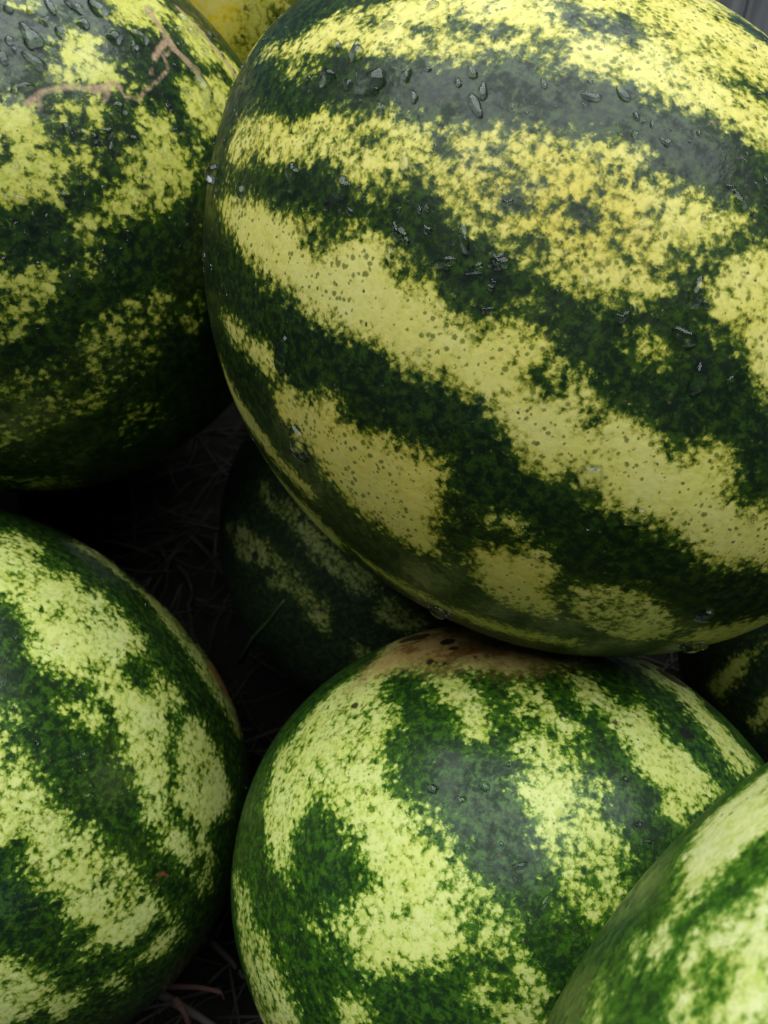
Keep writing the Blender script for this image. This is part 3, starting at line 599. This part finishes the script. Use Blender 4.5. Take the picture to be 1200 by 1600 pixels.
class Skin:
    def __init__(self, d, bulge=(), seed=0):
        self.d = d
        z = np.array(d['ax']); z = z / np.linalg.norm(z)
        t = np.array([0, 0, 1.]) if abs(z[2]) < .9 else np.array([1., 0, 0])
        x = np.cross(t, z); x /= np.linalg.norm(x)
        self.Rm = np.c_[x, np.cross(z, x), z]
        self.S = np.array([d['b'], d['b'], d['a']])
        self.c = np.array(d['c'])
        self.d0 = np.array(d['d0']) / np.linalg.norm(d['d0'])
        r = np.array(d['r']); r = r - self.d0 * (r @ self.d0); self.r = r / np.linalg.norm(r)
        self.u = np.cross(self.d0, self.r)
        self.Rad = float(self.S.mean())
        self.bulge = bulge
        self.seed = seed
    def from_map(self, pq):
        pq = np.atleast_2d(np.asarray(pq, float))
        th = np.linalg.norm(pq, axis=1)
        k = pq / np.maximum(th, 1e-9)[:, None]
        return np.cos(th)[:, None] * self.d0 + np.sin(th)[:, None] * (k[:, :1] * self.r + k[:, 1:] * self.u)
    def to_map(self, U):
        th = np.arccos(np.clip(U @ self.d0, -1, 1))
        k = np.c_[U @ self.r, U @ self.u]
        n = np.linalg.norm(k, axis=1)
        return k / np.maximum(n, 1e-9)[:, None] * th[:, None], th
    def scale(self, U):
        s = self.seed
        f = 0.0055 * np.sin(3.1 * U[:, 0] + 2.3 * U[:, 1] + s) + 0.003 * np.sin(4.7 * U[:, 1] - 3.9 * U[:, 2] + 2 * s) + 0.0012 * np.sin(10 * np.arctan2(U[:, 1], U[:, 0]) + s) * (1 - U[:, 2] ** 2) + 0.0016 * np.sin(9 * U[:, 2] + 7 * U[:, 0] + s)
        for (p, q, amt, wid) in self.bulge:
            c = self.from_map((p, q))[0]
            f = f + amt * np.exp(-(np.arccos(np.clip(U @ c, -1, 1)) / wid) ** 2)
        return 1 + f
    def pos(self, U):
        return U * self.S * self.scale(U)[:, None]

def drop_variants():
    out = []
    for v in range(9):
        r_ = np.random.default_rng(100 + v)
        seg = 28
        ang = np.linspace(0, 2 * math.pi, seg, endpoint=False)
        irr = 1 + 0.13 * r_.normal() * np.cos(2 * ang + r_.uniform(0, 6)) + 0.10 * r_.normal() * np.cos(3 * ang + r_.uniform(0, 6)) + 0.05 * r_.normal() * np.cos(5 * ang + r_.uniform(0, 6))
        tail = 1 + 0.16 * np.cos(ang)                       # fuller at the lower end
        verts = []
        prof = [(1.0, -0.2)] + [(math.cos(t) ** 0.8, math.sin(t)) for t in np.linspace(0.0, 1.45, 11)]
        for rr, hh in prof:
            for a, i_, tl in zip(ang, irr, tail):
                x = 0.5 * rr * i_ * math.cos(a) + 0.05 * hh
                y = 0.5 * rr * i_ * (0.86 + 0.14 * math.cos(a)) * math.sin(a)
                verts.append((x, y, hh * (1 + 0.12 * math.cos(a) * rr)))
        verts.append((0.05, 0, 1.0))
        faces = []
        for k in range(len(prof) - 1):
            for j in range(seg):
                faces.append((k * seg + j, k * seg + (j + 1) % seg, (k + 1) * seg + (j + 1) % seg, (k + 1) * seg + j))
        top = len(verts) - 1
        b0 = (len(prof) - 1) * seg
        faces += [(b0 + j, b0 + (j + 1) % seg, top) for j in range(seg)]
        faces.append(tuple(range(seg))[::-1])
        out.append(new_mesh('water_drop', verts, faces, WATER))
    return out
DROPS = drop_variants()

def melon(key, label, mat, N=100, bulge=(), seed=0, stripes=9, fine=0, fine_top=0.0, plain=0.0):
    d = DATA[key]
    sk = Skin(d, bulge, seed)
    U, Q = cube_sphere(N)
    V = sk.pos(U)
    root = link('watermelon', None)
    M = Matrix([[*sk.Rm[0], sk.c[0]], [*sk.Rm[1], sk.c[1]], [*sk.Rm[2], sk.c[2]], [0, 0, 0, 1]])
    root.matrix_world = M
    root.empty_display_size = 0.05
    tag(root, label, 'watermelon', 'watermelons in the pile')
    me = bpy.data.meshes.new('rind')
    me.vertices.add(len(V)); me.vertices.foreach_set('co', V.astype(np.float32).ravel())
    me.loops.add(Q.size); me.loops.foreach_set('vertex_index', Q.astype(np.int32).ravel())
    me.polygons.add(len(Q)); me.polygons.foreach_set('loop_start', np.arange(0, Q.size, 4, dtype=np.int32))
    me.update(calc_edges=True)
    me.polygons.foreach_set('use_smooth', np.ones(len(Q), bool))
    # make sure the skin faces outwards
    if me.polygons[0].normal.dot(me.polygons[0].center) < 0:
        me.flip_normals()
    P, th = sk.to_map(U)
    Rr = sk.Rad
    f = np.full(len(U), -0.22)
    for k, poly in enumerate(d['light']):
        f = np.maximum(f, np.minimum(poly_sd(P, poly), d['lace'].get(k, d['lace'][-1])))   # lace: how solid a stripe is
    for poly in d['dark']:
        f = np.minimum(f, -poly_sd(P, poly))
    lon = np.arctan2(U[:, 1], U[:, 0])
    back = 0.10 * np.sin(stripes * lon + 1.2 * np.sin(3 * U[:, 2] + seed)) * np.sqrt(np.clip(1 - U[:, 2] ** 2, 0, 1)) - 0.02 - plain
    w = np.clip((th - d['cap'] - 0.04) / 0.22, 0, 1); w = w * w * (3 - 2 * w)
    f = np.clip(f, -0.16, 0.16) * (1 - w) + back * w
    front = 1 - w
    def put(name, arr):
        a = me.attributes.new(name, 'FLOAT', 'POINT')
        a.data.foreach_set('value', arr.astype(np.float32))
    put('stripe', f * Rr)
    b = np.full(len(U), -0.1)
    for poly in d['blush']:
        b = np.maximum(b, poly_sd(P, poly))
    put('blush', np.clip(b, -0.1, 0.1) * Rr * front - 0.02 * w)
    s = np.full(len(U), -0.1)
    for pts, r in d['scar']:
        s = np.maximum(s, r - line_d(P, pts))
    put('scar', np.clip(s, -0.1, 0.1) * Rr)
    s = np.full(len(U), -0.1)
    for x, y, r in d['spot']:
        s = np.maximum(s, r - line_d(P, [(x, y)]))
    put('pit', np.clip(s, -0.1, 0.1) * Rr)
    me.materials.append(mat)
    link('rind', me, root)
    # water drops lying on the skin
    def seat(pq, ang, L, W, Hh):
        u0 = sk.from_map(pq)
        e = 0.004
        u1 = sk.from_map(np.array(pq) + [e * math.cos(ang), e * math.sin(ang)])
        u2 = sk.from_map(np.array(pq) + [-e * math.sin(ang), e * math.cos(ang)])
        p0, p1, p2 = sk.pos(u0)[0], sk.pos(u1)[0], sk.pos(u2)[0]
        x = (p1 - p0); x /= np.linalg.norm(x)
        n = np.cross(x, p2 - p0); n /= np.linalg.norm(n)
        if n @ p0 < 0: n = -n
        y = np.cross(n, x)
        T = np.eye(4)
        sag = L * L / (8 * Rr) * 0.6
        T[:3, 0] = x * L; T[:3, 1] = y * W; T[:3, 2] = n * Hh; T[:3, 3] = p0 - n * sag
        return T
    dr = np.random.default_rng(31 + seed)
    for i, (p, q, L, W, a) in enumerate(d['drops']):
        L, W = L / 960, W / 960
        L, W = (L, max(W, 0.52 * L)) if L > W else (max(L, 0.6 * W), W)
        L, W = min(L, 0.0105), min(W, 0.0072)
        if math.hypot(p, q) > d['cap'] - 0.10: L, W = L * 0.6, W * 0.6
        Hh = min(0.42 * min(L, W), 0.0034) * dr.uniform(0.8, 1.15)
        o = link('water_drop', DROPS[int(dr.integers(len(DROPS)))], root)
        o.matrix_local = Matrix(seat((p, q), a, L, W, Hh).tolist())
    if fine:
        vs, fs = [], []
        k = 0
        tries = 0
        proto = DROPS[0]
        pv = np.array([v.co[:] for v in proto.vertices]); pf = [tuple(pp.vertices) for pp in proto.polygons]
        while k < fine and tries < fine * 20:
            tries += 1
            th_ = d['cap'] * math.sqrt(dr.uniform()); al = dr.uniform(0, 2 * math.pi)
            pq = (th_ * math.cos(al), th_ * math.sin(al))
            if pq[1] < fine_top + 0.25 * dr.normal(): continue
            L = dr.uniform(0.0007, 0.0024); W = L * dr.uniform(0.55, 1.0)
            T = seat(pq, -1.3 + dr.normal() * 0.6, L, W, 0.30 * W)
            vv = pv * [1, 1, 1]
            vv = vv @ T[:3, :3].T + T[:3, 3]
            fs += [tuple(j + len(vs) for j in ff) for ff in pf]
            vs += vv.tolist()
            k += 1
        tag(link('fine_droplets', new_mesh('fine_droplets', vs, fs, WATER), root), kind='stuff')
    return root, sk

GOLD = (0.64, 0.575, 0.165)
LIME = (0.52, 0.56, 0.19)
MID = (0.044, 0.100, 0.010)
DEEP = (0.0045, 0.015, 0.0068)
mat_A = rind_material('rind_golden_stripe', 1, GOLD, (0.034, 0.072, 0.008), (0.0036, 0.0115, 0.0055), 0.75, 1.0, 0.18, ((1.0, 0.88, 0.55), (0.92, 0.84, 0.6), 0.7, 'MULTIPLY'), (0.45, 0.27, 0.16), clip=0.0068, cloud=0.3)
mat_B = rind_material('rind_mottled', 2, (0.58, 0.56, 0.13), (0.038, 0.085, 0.009), (0.004, 0.013, 0.006), 1.05, 0.3, 0.4, None, (0.50, 0.33, 0.20), clip=0.0045, grain=250)
mat_C = rind_material('rind_ground_spot', 3, (0.68, 0.62, 0.12), (0.24, 0.25, 0.03), (0.07, 0.10, 0.015), 1.5, 0.4, 0.3, ((0.95, 0.66, 0.02), (0.85, 0.70, 0.18), 0.9), dull=0.1)
mat_D = rind_material('rind_lime', 4, LIME, (0.045, 0.115, 0.008), (0.0048, 0.017, 0.005), 1.0, 0.4, 1.0, None, (0.35, 0.10, 0.04), clip=0.0050, film_off=0.12, coat_rough=0.07)
mat_E = rind_material('rind_lime_scarred', 5, (0.51, 0.545, 0.18), (0.050, 0.135, 0.008), (0.0065, 0.026, 0.005), 1.05, 0.7, 0.15, ((0.42, 0.27, 0.09), (0.15, 0.045, 0.012), 0.88), (0.20, 0.07, 0.03), clip=0.0042, coat_rough=0.07)
mat_F = rind_material('rind_pale', 6, (0.70, 0.73, 0.34), (0.07, 0.19, 0.014), (0.018, 0.06, 0.010), 0.55, 0.2, 0.12, None, clip=0.0055)
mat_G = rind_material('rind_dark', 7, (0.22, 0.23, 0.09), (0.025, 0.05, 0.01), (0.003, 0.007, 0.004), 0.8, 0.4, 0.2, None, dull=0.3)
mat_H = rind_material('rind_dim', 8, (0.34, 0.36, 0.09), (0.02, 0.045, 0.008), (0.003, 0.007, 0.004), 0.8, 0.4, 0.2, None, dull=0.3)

melon('A', 'large watermelon with broad yellow diagonal stripes, resting on top of the pile', mat_A, 120, ((0.62, 1.0, -0.016, 0.3), (-0.75, 0.93, 0.025, 0.3)), 1, fine=260, fine_top=0.15)
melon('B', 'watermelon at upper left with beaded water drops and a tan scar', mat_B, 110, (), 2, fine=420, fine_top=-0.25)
melon('C', 'yellow blotched watermelon showing behind, between the two topmost melons', mat_C, 70, (), 3)
melon('D', 'lower left watermelon with lime diagonal stripes and a grey wet sheen', mat_D, 110, (), 4, fine=60, fine_top=-0.2)
melon('E', 'round watermelon with brown scarred top, squeezed under the large yellow striped one', mat_E, 110, (), 5, fine=60, fine_top=-0.3)
melon('F', 'pale green striped watermelon at lower right corner, nearest the viewer', mat_F, 90, (), 6)
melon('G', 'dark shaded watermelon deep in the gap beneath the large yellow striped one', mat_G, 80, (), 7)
melon('J', 'added watermelon shading the gap under the upper left one', mat_G, 50, (), 9, plain=0.1)  # added melon: shades the gap and helps prop the upper left one
melon('K', 'added unseen watermelon left of the pile, beside the lower left striped one', mat_H, 50, (), 10, plain=0.1)  # added outside the view to block light from the gap
melon('Q', 'added unseen second layer watermelon at far left, above the one beside the pile', mat_D, 50, (), 11)  # unseen blocker, added to keep light from the left off the gap
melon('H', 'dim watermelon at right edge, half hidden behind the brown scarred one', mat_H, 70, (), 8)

# ---------------------------------------------------------------- weathered boards behind the pile
fence = link('board_fence', None, None, (0, 0.71, 0))
tag(fence, 'weathered grey wooden boards standing behind the pile at upper right', 'fence')
def plank_mesh(w, h, t, s):
    bm = bmesh.new()
    bmesh.ops.create_cube(bm, size=1.0)
    for v in bm.verts:
        v.co = Vector((v.co.x * w, v.co.y * t, (v.co.z + 0.5) * h))
        if v.co.z > 0.1:
            v.co.z += 0.01 * math.sin(s * 3 + v.co.x * 40)
    bmesh.ops.bevel(bm, geom=list(bm.edges), offset=0.003, segments=1, affect='EDGES')
    me = bpy.data.meshes.new('plank')
    bm.to_mesh(me); bm.free()
    me.materials.append(WOOD)
    return me
x = -0.62
i = 0
while x < 0.85:
    w = (0.094, 0.101, 0.089)[i % 3]
    o = link('plank', plank_mesh(w, 0.43, 0.018, i), fence, (x + w / 2, 0.002 * ((i * 7) % 3), -0.01))
    o.rotation_euler = (R(-2), R(0.6 * ((i % 3) - 1)), 0)
    x += w + 0.006
    i += 1
for z in (0.09, 0.33):
    bm = bmesh.new(); bmesh.ops.create_cube(bm, size=1.0)
    for v in bm.verts: v.co = Vector((v.co.x * 1.5, v.co.y * 0.024, v.co.z * 0.06))
    me = bpy.data.meshes.new('rail'); bm.to_mesh(me); bm.free(); me.materials.append(WOOD)
    link('rail', me, fence, (0.12, 0.036, z))

# ---------------------------------------------------------------- litter on the ground
def stalk(name, pts, r, mat, label, cat):
    P = smooth_path(pts)
    rad = [r * (1 - 0.55 * i / (len(P) - 1)) for i in range(len(P))]
    base = Vector(P[0])
    v, f = tube([Vector(p) - base for p in P], rad, 7)
    o = link(name, new_mesh(name, v, f, mat), None, base)
    tag(o, label, cat)
stalk('grass_blade', [(-0.095, 0.304, 0.05), (-0.074, 0.268, 0.125), (-0.058, 0.247, 0.17), (-0.046, 0.232, 0.205)], 0.0019, GRASS, 'green grass blade rising beside the dark shaded watermelon', 'grass')
stalk('dry_twig', [(-0.068, 0.32, 0.06), (-0.052, 0.294, 0.085), (-0.038, 0.289, 0.075), (-0.031, 0.289, 0.05)], 0.0045, TWIG, 'thick dull curved stem below the dark shaded watermelon', 'twig')
stalk('dry_twig', [(-0.12, 0.118, 0.03), (-0.1, 0.108, 0.034), (-0.081, 0.099, 0.03)], 0.0032, TWIG, 'grey straight twig on the soil at the bottom edge', 'twig')
stalk('dry_twig', [(-0.102, 0.108, 0.05), (-0.097, 0.103, 0.05), (-0.094, 0.097, 0.04)], 0.0022, REDTWIG, 'short reddish twig on the soil at the bottom edge', 'twig')
stalk('dry_twig', [(-0.109, 0.115, 0.045), (-0.091, 0.112, 0.055), (-0.079, 0.109, 0.058), (-0.078, 0.108, 0.05)], 0.0016, REDTWIG, 'thin reddish brown hooked stem between the two lower striped melons', 'twig')
stalk('dry_straw', [(-0.125, 0.105, 0.04), (-0.114, 0.107, 0.042), (-0.105, 0.109, 0.04)], 0.0012, STRAW, 'thin pale straw lying under the lower left watermelon', 'straw')
stalk('dry_straw', [(-0.094, 0.143, 0.02), (-0.082, 0.133, 0.022), (-0.074, 0.125, 0.02)], 0.0022, STRAW, 'faint straw in the dark gap left of the brown scarred watermelon', 'straw')

def litter():
    vs, fs = [], []
    L = np.random.default_rng(5)
    for _ in range(1500):
        x, y = L.uniform(-0.45, 0.42), L.uniform(-0.1, 0.62)
        a = L.uniform(0, 2 * math.pi); ln = L.uniform(0.02, 0.11); tilt = L.normal() * 0.18
        z = L.uniform(0.0, 0.012)
        b_ = L.normal() * 0.35
        pts = []
        for t in (0, 0.35, 0.7, 1):
            aa = a + b_ * t
            pts.append((x + math.cos(aa) * ln * t, y + math.sin(aa) * ln * t, max(z + ln * t * tilt, -0.004)))
        v, f = tube(pts, L.uniform(0.0004, 0.0013), 4)
        fs += [tuple(j + len(vs) for j in ff) for ff in f]
        vs += [tuple(p) for p in v]
    o = link('straw_litter', new_mesh('straw_litter', vs, fs, STRAW))
    tag(o, 'dry straw and grass litter on the dark soil between the melons', 'straw', kind='stuff')
litter()
